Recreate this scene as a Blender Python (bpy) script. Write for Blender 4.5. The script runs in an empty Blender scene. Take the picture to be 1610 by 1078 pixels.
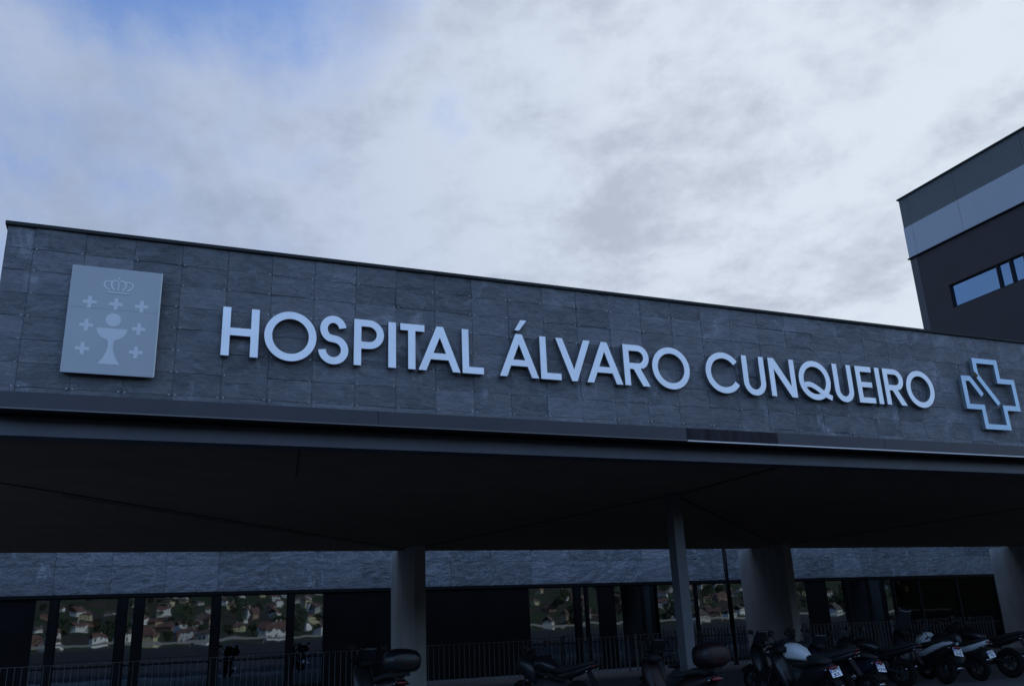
import bpy, bmesh, math, random
from mathutils import Vector, Matrix, noise
from mathutils.geometry import tessellate_polygon
random.seed(7)
S = bpy.context.scene
COL = S.collection
R = math.radians

# ------------------------------------------------------------------ camera, world, sun, exposure
cam = bpy.data.cameras.new("camera"); co = bpy.data.objects.new("camera", cam); COL.objects.link(co)
r_ = Vector((0.9226365, -0.38348563, -0.0409958)); u_ = Vector((-0.08258491, -0.30027961, 0.95026938)); f_ = Vector((0.37672485, 0.87336758, 0.30871905))
M = Matrix.Identity(4)
for i in range(3):
    M[i][0] = r_[i]; M[i][1] = u_[i]; M[i][2] = -f_[i]
M[0][3], M[1][3], M[2][3] = 0.0, -11.4496, 1.6
co.matrix_world = M
cam.sensor_width = 36.0; cam.lens = 36.0 * 1381.62 / 1610.0
cam.clip_start = 0.1; cam.clip_end = 6000
S.camera = co
S.view_settings.view_transform = 'Standard'; S.view_settings.look = 'None'
S.view_settings.exposure = 0.7; S.view_settings.gamma = 1.0
S.render.engine = 'CYCLES'

SUN_AZ, SUN_EL = 42.0, 30.0          # azimuth from +y towards +x
sd = Vector((math.sin(R(SUN_AZ)) * math.cos(R(SUN_EL)), math.cos(R(SUN_AZ)) * math.cos(R(SUN_EL)), math.sin(R(SUN_EL))))
sl = bpy.data.lights.new("sun", 'SUN'); so = bpy.data.objects.new("sun", sl); COL.objects.link(so)
sl.energy = 3.2; sl.angle = R(0.6); sl.color = (1.0, 0.93, 0.84)
so.rotation_euler = sd.to_track_quat('Z', 'Y').to_euler()

W = bpy.data.worlds.new("World"); S.world = W; W.use_nodes = True
nt = W.node_tree; N = nt.nodes; Lk = nt.links; N.clear()
def wn(t, **k):
    n = N.new(t)
    for a, b in k.items(): setattr(n, a, b)
    return n
def wm(op, a, b=None, c=None, clamp=False):
    n = wn('ShaderNodeMath', operation=op); n.use_clamp = clamp
    for i, v in enumerate((a, b, c)):
        if v is None: continue
        if isinstance(v, (int, float)): n.inputs[i].default_value = v
        else: Lk.new(v, n.inputs[i])
    return n.outputs[0]
def wsm(v, lo, hi, o0=0.0, o1=1.0):
    n = wn('ShaderNodeMapRange', interpolation_type='SMOOTHSTEP'); Lk.new(v, n.inputs[0])
    for i, q in enumerate((lo, hi, o0, o1)): n.inputs[i + 1].default_value = q
    return n.outputs[0]
def wmix(f, a, b):
    n = wn('ShaderNodeMix', data_type='RGBA')
    if isinstance(f, (int, float)): n.inputs[0].default_value = f
    else: Lk.new(f, n.inputs[0])
    for i, v in ((6, a), (7, b)):
        if isinstance(v, tuple): n.inputs[i].default_value = (*v, 1)
        else: Lk.new(v, n.inputs[i])
    return n.outputs[2]
out = wn('ShaderNodeOutputWorld'); bg = wn('ShaderNodeBackground'); Lk.new(bg.outputs[0], out.inputs[0])
sky = wn('ShaderNodeTexSky', sky_type='NISHITA'); sky.sun_disc = False
sky.sun_elevation = R(SUN_EL); sky.sun_rotation = R(SUN_AZ)
tc = wn('ShaderNodeTexCoord'); sep = wn('ShaderNodeSeparateXYZ'); Lk.new(tc.outputs['Generated'], sep.inputs[0])
DX, DY, DZ = sep.outputs
zz = wm('ADD', wm('MAXIMUM', DZ, 0.0), 0.22)
cmb = wn('ShaderNodeCombineXYZ'); Lk.new(wm('DIVIDE', DX, zz), cmb.inputs[0]); Lk.new(wm('DIVIDE', DY, zz), cmb.inputs[1])
def wnoise(scale, detail, rough, off=(0, 0, 0), dist=0.0, stretch=(1, 1, 1), rot=0.0):
    mp = wn('ShaderNodeMapping'); Lk.new(cmb.outputs[0], mp.inputs[0])
    mp.inputs['Location'].default_value = off; mp.inputs['Scale'].default_value = stretch; mp.inputs['Rotation'].default_value = (0, 0, rot)
    n = wn('ShaderNodeTexNoise'); Lk.new(mp.outputs[0], n.inputs['Vector'])
    n.inputs['Scale'].default_value = scale; n.inputs['Detail'].default_value = detail
    n.inputs['Roughness'].default_value = rough; n.inputs['Distortion'].default_value = dist
    return n.outputs['Fac']
big = wnoise(0.8, 3, 0.5, (3.1, 1.7, 0))
mid = wnoise(1.9, 9, 0.60, (0.4, 5.2, 0), 0.35, (1, 0.62, 1), 0.55)
fine = wnoise(6.5, 9, 0.64, (2.2, 0.3, 0), 0.15, (1, 1, 1), 0.4)
def wdot(az, el):
    n = wn('ShaderNodeVectorMath', operation='DOT_PRODUCT'); Lk.new(tc.outputs['Generated'], n.inputs[0]); a, e = R(az), R(el)
    n.inputs[1].default_value = (math.sin(a) * math.cos(e), math.cos(a) * math.cos(e), math.sin(e)); return n.outputs['Value']
# clouds fill the half of the sky beyond the building, broken blue behind the camera
front = wsm(DY, -0.3, 0.35)
side = wsm(wdot(68, 28), 0.42, 1.0)             # brighter towards the veiled sun on the right
cov = wm('ADD', wm('MULTIPLY', mid, 0.72), wm('MULTIPLY', big, 0.28))
cov = wm('ADD', cov, wm('MULTIPLY', wm('SUBTRACT', fine, 0.5), 0.36))
cov = wm('ADD', cov, wm('MULTIPLY', front, 0.155))
cov = wm('SUBTRACT', cov, wm('MULTIPLY', wsm(DX, -0.3, -0.9), 0.16))
cov = wm('SUBTRACT', cov, wm('MULTIPLY', wsm(wdot(1, 49), 0.950, 0.999), 0.40))
cov = wm('SUBTRACT', cov, wm('MULTIPLY', wsm(wdot(-11, 36), 0.975, 1.0), 0.09))
cov = wm('SUBTRACT', cov, wm('MULTIPLY', wsm(wdot(22, 31), 0.9955, 1.0), 0.10))
cov = wm('ADD', cov, wm('MULTIPLY', side, 0.12))
mask = wsm(cov, 0.33, 0.66)
thick = wsm(wm('ADD', wm('MULTIPLY', wnoise(3.1, 9, 0.58, (7.3, 2.2, 0), 0.25, (1, 0.7, 1), 0.5), 0.55), wm('MULTIPLY', fine, 0.45)), 0.42, 0.64)
cl = wmix(side, (0.262, 0.314, 0.425), (0.445, 0.488, 0.553))
cd = wmix(side, (0.205, 0.252, 0.350), (0.305, 0.335, 0.398))
cloud = wmix(thick, cl, cd)
skyc = wn('ShaderNodeMix', data_type='RGBA', blend_type='MULTIPLY'); skyc.inputs[0].default_value = 1.0
Lk.new(sky.outputs[0], skyc.inputs[6]); skyc.inputs[7].default_value = (0.176, 0.216, 0.274, 1)
clear = wmix(wm('MULTIPLY', front, 0.85), skyc.outputs[2], (0.048, 0.100, 0.245))
fin = wmix(mask, clear, cloud)
Lk.new(fin, bg.inputs[0]); bg.inputs[1].default_value = 1.0

# ------------------------------------------------------------------ materials
def mat(name, col, rough=0.6, metal=0.0, var=0.0, vscale=3.0, bump=0.0, bscale=20.0, spec=0.5, col2=None, stretch=(1, 1, 1), coat=0.0):
    m = bpy.data.materials.new(name); m.use_nodes = True; t = m.node_tree; b = t.nodes['Principled BSDF']
    b.inputs['Base Color'].default_value = (*col, 1); b.inputs['Roughness'].default_value = rough; b.inputs['Metallic'].default_value = metal
    b.inputs['Specular IOR Level'].default_value = spec
    if coat: b.inputs['Coat Weight'].default_value = coat; b.inputs['Coat Roughness'].default_value = 0.08
    tcn = t.nodes.new('ShaderNodeTexCoord'); mp = t.nodes.new('ShaderNodeMapping'); t.links.new(tcn.outputs['Object'], mp.inputs[0]); mp.inputs['Scale'].default_value = stretch
    if var or col2:
        n = t.nodes.new('ShaderNodeTexNoise'); n.inputs['Scale'].default_value = vscale; n.inputs['Detail'].default_value = 8; n.inputs['Roughness'].default_value = 0.6
        t.links.new(mp.outputs[0], n.inputs['Vector'])
        r = t.nodes.new('ShaderNodeMapRange'); t.links.new(n.outputs['Fac'], r.inputs[0]); r.inputs[1].default_value = 0.35; r.inputs[2].default_value = 0.65
        x = t.nodes.new('ShaderNodeMix'); x.data_type = 'RGBA'; t.links.new(r.outputs[0], x.inputs[0])
        c2 = col2 or tuple(min(1, c * (1 + var)) for c in col); c1 = col if col2 else tuple(c * (1 - var) for c in col)
        x.inputs[6].default_value = (*c1, 1); x.inputs[7].default_value = (*c2, 1)
        t.links.new(x.outputs[2], b.inputs['Base Color'])
    if bump:
        n = t.nodes.new('ShaderNodeTexNoise'); n.inputs['Scale'].default_value = bscale; n.inputs['Detail'].default_value = 6
        t.links.new(mp.outputs[0], n.inputs['Vector'])
        bp = t.nodes.new('ShaderNodeBump'); bp.inputs['Strength'].default_value = bump; bp.inputs['Distance'].default_value = 0.02
        t.links.new(n.outputs['Fac'], bp.inputs['Height']); t.links.new(bp.outputs[0], b.inputs['Normal'])
    return m

def slate(name, dark, light, pale, bstr=0.8, dist=0.012, rough=0.5, spk=0.6):
    m = bpy.data.materials.new(name); m.use_nodes = True; t = m.node_tree; nn = t.nodes; lk = t.links; b = nn['Principled BSDF']
    geo = nn.new('ShaderNodeTexCoord'); at = nn.new('ShaderNodeAttribute'); at.attribute_name = 'tile'
    mad = nn.new('ShaderNodeVectorMath'); mad.operation = 'MULTIPLY_ADD'
    lk.new(at.outputs['Color'], mad.inputs[0]); mad.inputs[1].default_value = (37, 19, 53); lk.new(geo.outputs['Object'], mad.inputs[2])
    sp = nn.new('ShaderNodeSeparateColor'); lk.new(at.outputs['Color'], sp.inputs[0])
    def noi(sc, st, det=8, ro=0.6, di=0.0, src=mad.outputs[0]):
        mp = nn.new('ShaderNodeMapping'); lk.new(src, mp.inputs[0]); mp.inputs['Scale'].default_value = st
        n = nn.new('ShaderNodeTexNoise'); lk.new(mp.outputs[0], n.inputs['Vector']); n.inputs['Scale'].default_value = sc
        n.inputs['Detail'].default_value = det; n.inputs['Roughness'].default_value = ro; n.inputs['Distortion'].default_value = di
        return n.outputs['Fac']
    def mr(v, a, b_, c=0.0, d=1.0):
        n = nn.new('ShaderNodeMapRange'); n.interpolation_type = 'SMOOTHSTEP'; lk.new(v, n.inputs[0])
        for i, q in enumerate((a, b_, c, d)): n.inputs[i + 1].default_value = q
        return n.outputs[0]
    def ma(op, a, b_):
        n = nn.new('ShaderNodeMath'); n.operation = op
        for i, v in enumerate((a, b_)):
            if isinstance(v, (int, float)): n.inputs[i].default_value = v
            else: lk.new(v, n.inputs[i])
        return n.outputs[0]
    def mx(f, a, b_):
        n = nn.new('ShaderNodeMix'); n.data_type = 'RGBA'; lk.new(f, n.inputs[0])
        for i, v in ((6, a), (7, b_)):
            if isinstance(v, tuple): n.inputs[i].default_value = (*v, 1)
            else: lk.new(v, n.inputs[i])
        return n.outputs[2]
    streak = noi(3.0, (1, 1, 2.2), 9, 0.65, 0.8)
    c = mx(ma('ADD', ma('MULTIPLY', sp.outputs[0], 0.55), ma('MULTIPLY', mr(streak, 0.35, 0.65), 0.45)), dark, light)
    stain = noi(1.3, (1, 1, 0.8), 9, 0.7, 1.2, geo.outputs['Object'])
    c = mx(ma('MULTIPLY', mr(stain, 0.54, 0.70), 0.60), c, pale)
    speck = noi(9.0, (1, 1, 1.3), 7, 0.75, 1.0, geo.outputs['Object'])
    c = mx(ma('MULTIPLY', mr(speck, 0.60, 0.72), spk), c, tuple(q * 0.3 for q in dark))
    crack = noi(2.6, (1, 1, 2.4), 5, 0.55, 2.2)
    edge = mr(ma('ABSOLUTE', ma('SUBTRACT', crack, 0.5), 0.0), 0.0, 0.012)
    vis = ma('MULTIPLY', ma('SUBTRACT', 1.0, edge), mr(sp.outputs[1], 0.35, 0.8))
    c = mx(ma('MULTIPLY', vis, 0.75), c, tuple(q * 0.35 for q in dark))
    lk.new(c, b.inputs['Base Color'])
    b.inputs['Roughness'].default_value = rough; b.inputs['Specular IOR Level'].default_value = 0.45
    cleft = noi(2.2, (1, 1, 2.6), 4, 0.5, 2.5)
    steps = nn.new('ShaderNodeMath'); steps.operation = 'SNAP'; lk.new(cleft, steps.inputs[0]); steps.inputs[1].default_value = 0.07
    h = ma('ADD', ma('MULTIPLY', steps.outputs[0], mr(sp.outputs[1], 0.0, 1.0, 0.25, 1.6)), ma('MULTIPLY', noi(11, (1, 1, 1.5), 8, 0.65, 0.6), 0.33))
    bp = nn.new('ShaderNodeBump'); bp.inputs['Strength'].default_value = bstr; bp.inputs['Distance'].default_value = dist * 4
    lk.new(h, bp.inputs['Height']); lk.new(bp.outputs[0], b.inputs['Normal'])
    return m

m_slate = slate("slate_cladding", (0.092, 0.096, 0.104), (0.228, 0.230, 0.242), (0.40, 0.41, 0.44), 0.8, 0.022)
m_slate_back = slate("slate_rear", (0.18, 0.19, 0.205), (0.36, 0.375, 0.40), (0.56, 0.59, 0.62), 1.0, 0.11, 0.34, 0.0)
m_backing = mat("backing_dark", (0.012, 0.013, 0.015), 0.8)
m_cap = mat("coping_metal", (0.014, 0.018, 0.017), 0.7, 0.0, 0.25, 2)
m_channel = mat("channel_metal", (0.032, 0.029, 0.037), 0.42, 0.0, 0.15, 1.5)
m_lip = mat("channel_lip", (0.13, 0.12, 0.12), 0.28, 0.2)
m_beam = mat("painted_beam", (0.078, 0.078, 0.10), 0.38, 0.0, 0.12, 1.2)
m_soffit = mat("soffit_board", (0.30, 0.215, 0.15), 0.85, 0, 0.08, 1.2, 0.15, 8, 0.1)
m_joint = mat("soffit_joint", (0.012, 0.012, 0.012), 0.8)
m_cable = mat("conduit_grey", (0.16, 0.15, 0.13), 0.6)
m_conc = mat("concrete", (0.33, 0.315, 0.295), 0.85, 0, 0.16, 1.6, 0.25, 25, 0.2, None, (1, 1, 0.35))
m_column = mat("column_steel", (0.085, 0.09, 0.10), 0.4, 0.0, 0.1, 2)
m_letter = mat("letter_aluminium", (0.90, 0.91, 0.92), 0.38, 0.45, 0.04, 2.5)
m_letter_side = mat("letter_return", (0.16, 0.165, 0.17), 0.45, 0.3)
m_panel = mat("crest_panel", (0.40, 0.415, 0.42), 0.42, 0.25, 0.04, 1.4)
m_panel_edge = mat("crest_panel_edge", (0.6, 0.58, 0.5), 0.4, 0.3)
m_emblem = mat("crest_emblem", (0.72, 0.73, 0.74), 0.5, 0.0)
m_logo = mat("logo_blue_grey", (0.50, 0.66, 0.78), 0.40, 0.4, 0.06, 3)
m_stain = mat("rust_spot", (0.10, 0.07, 0.03), 0.8)
m_wall = mat("dark_wall", (0.008, 0.0075, 0.008), 0.85, 0, 0.2, 1, 0, 1, 0.1)
m_frame = mat("window_frame", (0.006, 0.006, 0.007), 0.5, 0, 0, 1, 0, 1, 0.15)
m_tower = mat("tower_brown", (0.015, 0.0125, 0.017), 0.6, 0, 0.12, 0.6)
m_tower_edge = mat("tower_corner", (0.05, 0.05, 0.058), 0.5)
m_tower_light = mat("tower_light_panel", (0.34, 0.37, 0.41), 0.5, 0.0, 0.05, 0.4)
m_rail = mat("rail_galvanised", (0.16, 0.155, 0.16), 0.5, 0.4)
m_pave = mat("paving", (0.10, 0.10, 0.105), 0.75, 0, 0.2, 0.8, 0.2, 12)
m_white = mat("bollard_white", (0.7, 0.7, 0.7), 0.5)

def m_perf():
    m = mat("tower_perforated", (0.11, 0.125, 0.13), 0.5, 0.2)
    t = m.node_tree; b = t.nodes['Principled BSDF']; tcn = t.nodes['Texture Coordinate']
    w = t.nodes.new('ShaderNodeTexWave'); w.bands_direction = 'Z'; w.inputs['Scale'].default_value = 2.4; t.links.new(tcn.outputs['Object'], w.inputs[0])
    bp = t.nodes.new('ShaderNodeBump'); bp.inputs['Strength'].default_value = 0.8; bp.inputs['Distance'].default_value = 0.03
    t.links.new(w.outputs['Fac'], bp.inputs['Height']); t.links.new(bp.outputs[0], b.inputs['Normal'])
    return m
m_perfo = m_perf()

def glass(name, col, wav=0.02, sc=0.9):
    m = bpy.data.materials.new(name); m.use_nodes = True; t = m.node_tree; b = t.nodes['Principled BSDF']
    b.inputs['Base Color'].default_value = (*col, 1); b.inputs['Metallic'].default_value = 1.0; b.inputs['Roughness'].default_value = 0.015
    tcn = t.nodes.new('ShaderNodeTexCoord'); n = t.nodes.new('ShaderNodeTexNoise'); n.inputs['Scale'].default_value = sc; n.inputs['Detail'].default_value = 2
    t.links.new(tcn.outputs['Object'], n.inputs['Vector'])
    bp = t.nodes.new('ShaderNodeBump'); bp.inputs['Strength'].default_value = wav; bp.inputs['Distance'].default_value = 0.1
    t.links.new(n.outputs['Fac'], bp.inputs['Height']); t.links.new(bp.outputs[0], b.inputs['Normal'])
    return m
m_glass = glass("coated_glass", (0.17, 0.21, 0.245), 0.02)
m_glass_refl_dark = glass("glass_painted_reflection", (0.012, 0.013, 0.015), 0.012)  # near-black base paints in the reflection of a dark building opposite
m_glass_tower = glass("tower_glass", (0.17, 0.30, 0.48), 0.01, 0.4)

# ------------------------------------------------------------------ mesh helpers
class MB:
    def __init__(s): s.v = []; s.f = []; s.mi = []; s.c = []
    def add(s, vs, fs, mi=0, col=(0, 0, 0)):
        o = len(s.v); s.v += [tuple(v) for v in vs]
        for f in fs: s.f.append(tuple(i + o for i in f)); s.mi.append(mi); s.c.append(col)
    def box(s, x0, x1, y0, y1, z0, z1, mi=0, col=(0, 0, 0)):
        vs = [(x, y, z) for z in (z0, z1) for y in (y0, y1) for x in (x0, x1)]
        s.add(vs, [(0, 2, 3, 1), (4, 5, 7, 6), (0, 1, 5, 4), (2, 6, 7, 3), (0, 4, 6, 2), (1, 3, 7, 5)], mi, col)
    def bar(s, a, b, w, h=None, mi=0, up=(0, 0, 1)):
        a = Vector(a); b = Vector(b); h = h or w; d = (b - a).normalized(); up = Vector(up)
        if abs(d.dot(up)) > 0.98: up = Vector((0, 1, 0))
        sx = d.cross(up).normalized() * w / 2; sz = sx.cross(d).normalized() * h / 2
        vs = [p + i * sx + j * sz for p in (a, b) for i, j in ((-1, -1), (1, -1), (1, 1), (-1, 1))]
        s.add(vs, [(3, 2, 1, 0), (4, 5, 6, 7), (0, 1, 5, 4), (1, 2, 6, 5), (2, 3, 7, 6), (3, 0, 4, 7)], mi)
    def tube(s, pts, rad, n=10, mi=0, cap=True):
        pts = [Vector(p) for p in pts]; rs = rad if isinstance(rad, (list, tuple)) else [rad] * len(pts)
        rings = []; prev = None
        for i, p in enumerate(pts):
            d = (pts[min(i + 1, len(pts) - 1)] - pts[max(i - 1, 0)]).normalized()
            a = prev or (Vector((0, 0, 1)) if abs(d.z) < 0.9 else Vector((1, 0, 0)))
            a = (a - d * a.dot(d)).normalized(); prev = a; b = d.cross(a)
            rings.append([p + (a * math.cos(2 * math.pi * k / n) + b * math.sin(2 * math.pi * k / n)) * rs[i] for k in range(n)])
        vs = [v for r in rings for v in r]; fs = []
        for i in range(len(pts) - 1):
            for k in range(n): fs.append((i * n + k, i * n + (k + 1) % n, (i + 1) * n + (k + 1) % n, (i + 1) * n + k))
        if cap: fs.append(tuple(range(n - 1, -1, -1))); fs.append(tuple(range((len(pts) - 1) * n, len(pts) * n)))
        s.add(vs, fs, mi)
    def loft(s, secs, mi=0, n=16, pw=2.6):
        """sections along y: (y, cx, cz, halfwidth, halfheight); superellipse rings"""
        vs = []; fs = []
        for (y, cx, cz, a, b) in secs:
            for k in range(n):
                t = 2 * math.pi * k / n; c, q = math.cos(t), math.sin(t)
                vs.append((cx + a * math.copysign(abs(c) ** (2 / pw), c), y, cz + b * math.copysign(abs(q) ** (2 / pw), q)))
        for i in range(len(secs) - 1):
            for k in range(n): fs.append((i * n + k, i * n + (k + 1) % n, (i + 1) * n + (k + 1) % n, (i + 1) * n + k))
        fs.append(tuple(range(n - 1, -1, -1))); fs.append(tuple(range((len(secs) - 1) * n, len(secs) * n)))
        s.add(vs, fs, mi)
    def prism(s, outline, holes, y0, y1, mi=0, smi=None):
        """2-D outline (x, z) with holes extruded between y0 (front) and y1 (back)"""
        smi = mi if smi is None else smi
        loops = [outline] + holes; flat = [p for l in loops for p in l]
        tris = tessellate_polygon([[Vector((p[0], p[1], 0)) for p in l] for l in loops]); n = len(flat)
        s.add([(p[0], y0, p[1]) for p in flat], [tuple(t) for t in tris], mi)
        s.add([(p[0], y1, p[1]) for p in flat], [tuple(reversed(t)) for t in tris], smi)
        for l in loops:
            m_ = len(l); s.add([(p[0], y0, p[1]) for p in l] + [(p[0], y1, p[1]) for p in l],
                               [(k, (k + 1) % m_, m_ + (k + 1) % m_, m_ + k) for k in range(m_)], smi)
    def ribbon(s, path, w, y0, y1, mi=0, smi=None, closed=False):
        s.prism(offset_outline(path, w), [], y0, y1, mi, smi)
    def build(s, name, mats, parent=None, smooth=False, attr=False, bevel=0.0, loc=None):
        me = bpy.data.meshes.new(name); me.from_pydata(s.v, [], s.f)
        for m in (mats if isinstance(mats, (list, tuple)) else [mats]): me.materials.append(m)
        me.polygons.foreach_set('material_index', s.mi)
        if smooth: me.polygons.foreach_set('use_smooth', [True] * len(s.f))
        if attr:
            a = me.color_attributes.new('tile', 'FLOAT_COLOR', 'CORNER'); buf = []
            for p, c in zip(s.f, s.c): buf += [c[0], c[1], c[2], 1.0] * len(p)
            a.data.foreach_set('color', buf)
        bm = bmesh.new(); bm.from_mesh(me); bmesh.ops.recalc_face_normals(bm, faces=bm.faces); bm.to_mesh(me); bm.free()
        me.update(); o = bpy.data.objects.new(name, me); COL.objects.link(o)
        if parent: o.parent = parent
        if loc: o.location = loc
        if bevel:
            b = o.modifiers.new('bevel', 'BEVEL'); b.width = bevel; b.segments = 2; b.limit_method = 'ANGLE'; b.angle_limit = R(40)
        return o
def offset_outline(path, w):
    P = [Vector(p) for p in path]; Lf = []; Rt = []
    for i, p in enumerate(P):
        d0 = (P[i] - P[i - 1]).normalized() if i else None
        d1 = (P[i + 1] - P[i]).normalized() if i < len(P) - 1 else None
        if d0 is None: nrm = Vector((-d1.y, d1.x)); k = 1
        elif d1 is None: nrm = Vector((-d0.y, d0.x)); k = 1
        else:
            n0 = Vector((-d0.y, d0.x)); n1 = Vector((-d1.y, d1.x)); nrm = (n0 + n1).normalized(); k = 1 / max(0.35, nrm.dot(n0))
        Lf.append(p + nrm * w / 2 * k); Rt.append(p - nrm * w / 2 * k)
    return [tuple(q) for q in Lf + Rt[::-1]]
def tag(o, label=None, cat=None, group=None, kind=None):
    if label: o['label'] = label
    if cat: o['category'] = cat
    if group: o['group'] = group
    if kind: o['kind'] = kind
    return o
def thing(name, label, cat, loc=(0, 0, 0), rz=0.0, group=None):
    o = bpy.data.objects.new(name, None); COL.objects.link(o); o.location = loc; o.rotation_euler = (0, 0, rz); o.empty_display_size = 0.3
    return tag(o, label, cat, group)
def kids(o): return [c for c in ALLKIDS.get(o.name, [])]
ALLKIDS = {}
def copy_tree(o, parent=None, children=None):
    c = o.copy(); COL.objects.link(c); c.parent = parent
    for ch in list(o.children): copy_tree(ch, c)
    return c

# ------------------------------------------------------------------ slate tiling on a wall facing -y
def tiles(mb, x0, x1, zs, tw, y, amp, gap, off=0.0, nx=8, nz=4, seed=0, rough_rows=()):
    rnd = random.Random(seed)
    for r in range(len(zs) - 1):
        z0, z1 = zs[r], zs[r + 1]; x = x0 + off - tw
        while x < x1:
            a, b = max(x + gap / 2, x0), min(x + tw - gap / 2, x1)
            x += tw
            if b - a < 0.02: continue
            dy = rnd.uniform(-0.004, 0.004); tx = rnd.uniform(-0.004, 0.004); tz = rnd.uniform(-0.003, 0.003)
            rg = rnd.random() * (1.0 if r in rough_rows else 0.62); col = (rnd.random(), rg, rnd.random())
            ox = rnd.uniform(0, 60); n = max(2, int(nx * (b - a) / tw)); vs = []; fs = []
            for j in range(nz + 1):
                for i in range(n + 1):
                    u, v = i / n, j / nz; px = a + (b - a) * u; pz = z0 + gap / 2 + (z1 - z0 - gap) * v
                    e = amp * (0.35 + rg) * noise.noise(Vector((px * 3.1 + ox, pz * 7.0, ox)))
                    # chipped rims
                    if i in (0, n) or j in (0, nz):
                        e += amp * 0.5 * abs(noise.noise(Vector((px * 17, pz * 17, ox))))
                    if j in (0, nz): pz += gap * 0.35 * noise.noise(Vector((px * 9, ox, 3.0)))
                    vs.append((px, y + dy + e + tx * (u - .5) + tz * (v - .5), pz))
            k = n + 1
            for j in range(nz):
                for i in range(n): fs.append((j * k + i, j * k + i + 1, (j + 1) * k + i + 1, (j + 1) * k + i))
            rim = [i for i in range(k)] + [j * k + n for j in range(1, nz + 1)] + [nz * k + i for i in range(n - 1, -1, -1)] + [j * k for j in range(nz - 1, 0, -1)]
            base = len(vs); vs += [(vs[i][0], y + 0.03, vs[i][2]) for i in rim]
            m_ = len(rim)
            for q in range(m_): fs.append((rim[q], base + q, base + (q + 1) % m_, rim[(q + 1) % m_]))
            mb.add(vs, fs, 0, col)

# ------------------------------------------------------------------ entrance canopy
XL, XR = -1.775, 26.0
canopy = thing("entrance_canopy", "long entrance canopy with dark slate-tiled fascia carrying the hospital lettering", "canopy", (0, 0, 0))
rows = [4.485, 4.555, 4.852, 5.146, 5.438, 5.733, 6.028, 6.315, 6.60]
mb = MB(); tiles(mb, XL, XR, rows, 0.578, 0.0, 0.008, 0.0045, off=0.31, seed=3, rough_rows=(6, 7, 2))
clad = mb
mb = MB(); mb.box(XL + 0.01, XR, 0.03, 0.30, 4.485, 6.60); mb.build("fascia_backing", m_backing, canopy)
mb = clad
x = XL + 0.31 + 0.0
rnd = random.Random(5)
while x < XR:
    for z in rows[1:-1]:
        for sx in (-0.035, 0.035):
            if rnd.random() < 0.8: mb.box(x + sx - 0.006, x + sx + 0.006, -0.014, 0.004, z - 0.009, z + 0.009, 1)
    x += 0.578
mb.build("fascia_cladding", [m_slate, mat("clip_steel", (0.5, 0.5, 0.5), 0.5, 0.3)], canopy, attr=True)
mb = MB(); mb.box(XL - 0.03, XR, -0.035, 0.36, 6.600, 6.648); mb.build("coping", m_cap, canopy, bevel=0.004)
mb = MB(); xs = [XL - 0.03, 2.9, 7.83, 9.6, 11.9, 16.3, 20.8, XR]
for a, b in zip(xs, xs[1:]):
    if a != 7.83: mb.box(a + 0.003, b - 0.003, -0.045 + 0.002 * (xs.index(a) % 2), 0.02, 4.288, 4.482)
mb.build("channel_trim", m_channel, canopy)
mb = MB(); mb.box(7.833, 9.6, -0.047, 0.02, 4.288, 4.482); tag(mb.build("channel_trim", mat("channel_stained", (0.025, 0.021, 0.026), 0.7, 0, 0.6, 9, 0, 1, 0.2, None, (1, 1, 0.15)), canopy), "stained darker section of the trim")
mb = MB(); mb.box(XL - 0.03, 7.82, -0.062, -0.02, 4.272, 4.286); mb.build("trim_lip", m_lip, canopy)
mb = MB(); mb.box(7.83, XR, -0.062, -0.02, 4.268, 4.287); tag(mb.build("trim_lip", mat("lip_painted_sunlit", (0.80, 0.74, 0.68), 0.4), canopy), "pale stretch of the lower trim lip, sunlight painted into its colour")  # pale warm colour stands in for sunlight on this stretch of the lip
mb = MB(); mb.box(XL, XR, 0.0, 0.60, 4.29, 4.33); mb.build("fascia_underside", m_channel, canopy)
mb = MB(); mb.box(XL, XR, 0.345, 0.365, 4.055, 4.285); mb.box(XL, XR, 0.325, 0.60, 4.035, 4.053)
mb.build("edge_beam", m_beam, canopy)
# soffit slab, flared to the left
mb = MB()
ZS = 4.06; YR = 15.75
ou = [(XL, 0.37), (XR, 0.37), (38, YR - 0.1), (24, YR + 0.15), (12, YR + 0.2), (-8, YR - 0.1)]
n = len(ou)
mb.add([(p[0], p[1], ZS) for p in ou] + [(p[0], p[1], 4.26) for p in ou], [tuple(range(n)), tuple(range(2 * n - 1, n - 1, -1))] + [(i, (i + 1) % n, n + (i + 1) % n, n + i) for i in range(n)])
mb.build("soffit", m_soffit, canopy)
mb = MB()
ro = [(XL, 0.31), (XR, 0.31), (38, YR - 1), (24, YR - 1), (12, YR - 1), (-8, YR - 1)]
mb.add([(p[0], p[1], 4.27) for p in ro] + [(p[0], p[1], 4.6) for p in ro], [tuple(range(n)), tuple(range(2 * n - 1, n - 1, -1))] + [(i, (i + 1) % n, n + (i + 1) % n, n + i) for i in range(n)])
mb.build("roof_slab", m_backing, canopy)
for a, b, w in (((-2.1, 3.9), (7.75, 15.3), .035), ((7.85, 15.3), (10.0, 4.0), .065), ((10.1, 3.7), (10.13, 0.62), .065), ((10.25, 4.05), (21.1, 14.4), .06), ((21.3, 14.4), (21.5, 0.62), .06), ((1.97, 0.62), (2.3, 2.9), .014)):
    mb = MB(); mb.bar((*a, ZS - 0.006), (*b, ZS - 0.006), w, 0.010); mb.build("soffit_joint", m_joint, canopy)
for a, b in (((-1.2, 5.1), (7.6, 15.3)), ((10.55, 4.2), (20.95, 14.1))):
    mb = MB(); mb.tube([(*a, ZS - 0.03), (*b, ZS - 0.03)], 0.012, 6); mb.build("conduit", m_cable, canopy)

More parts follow.
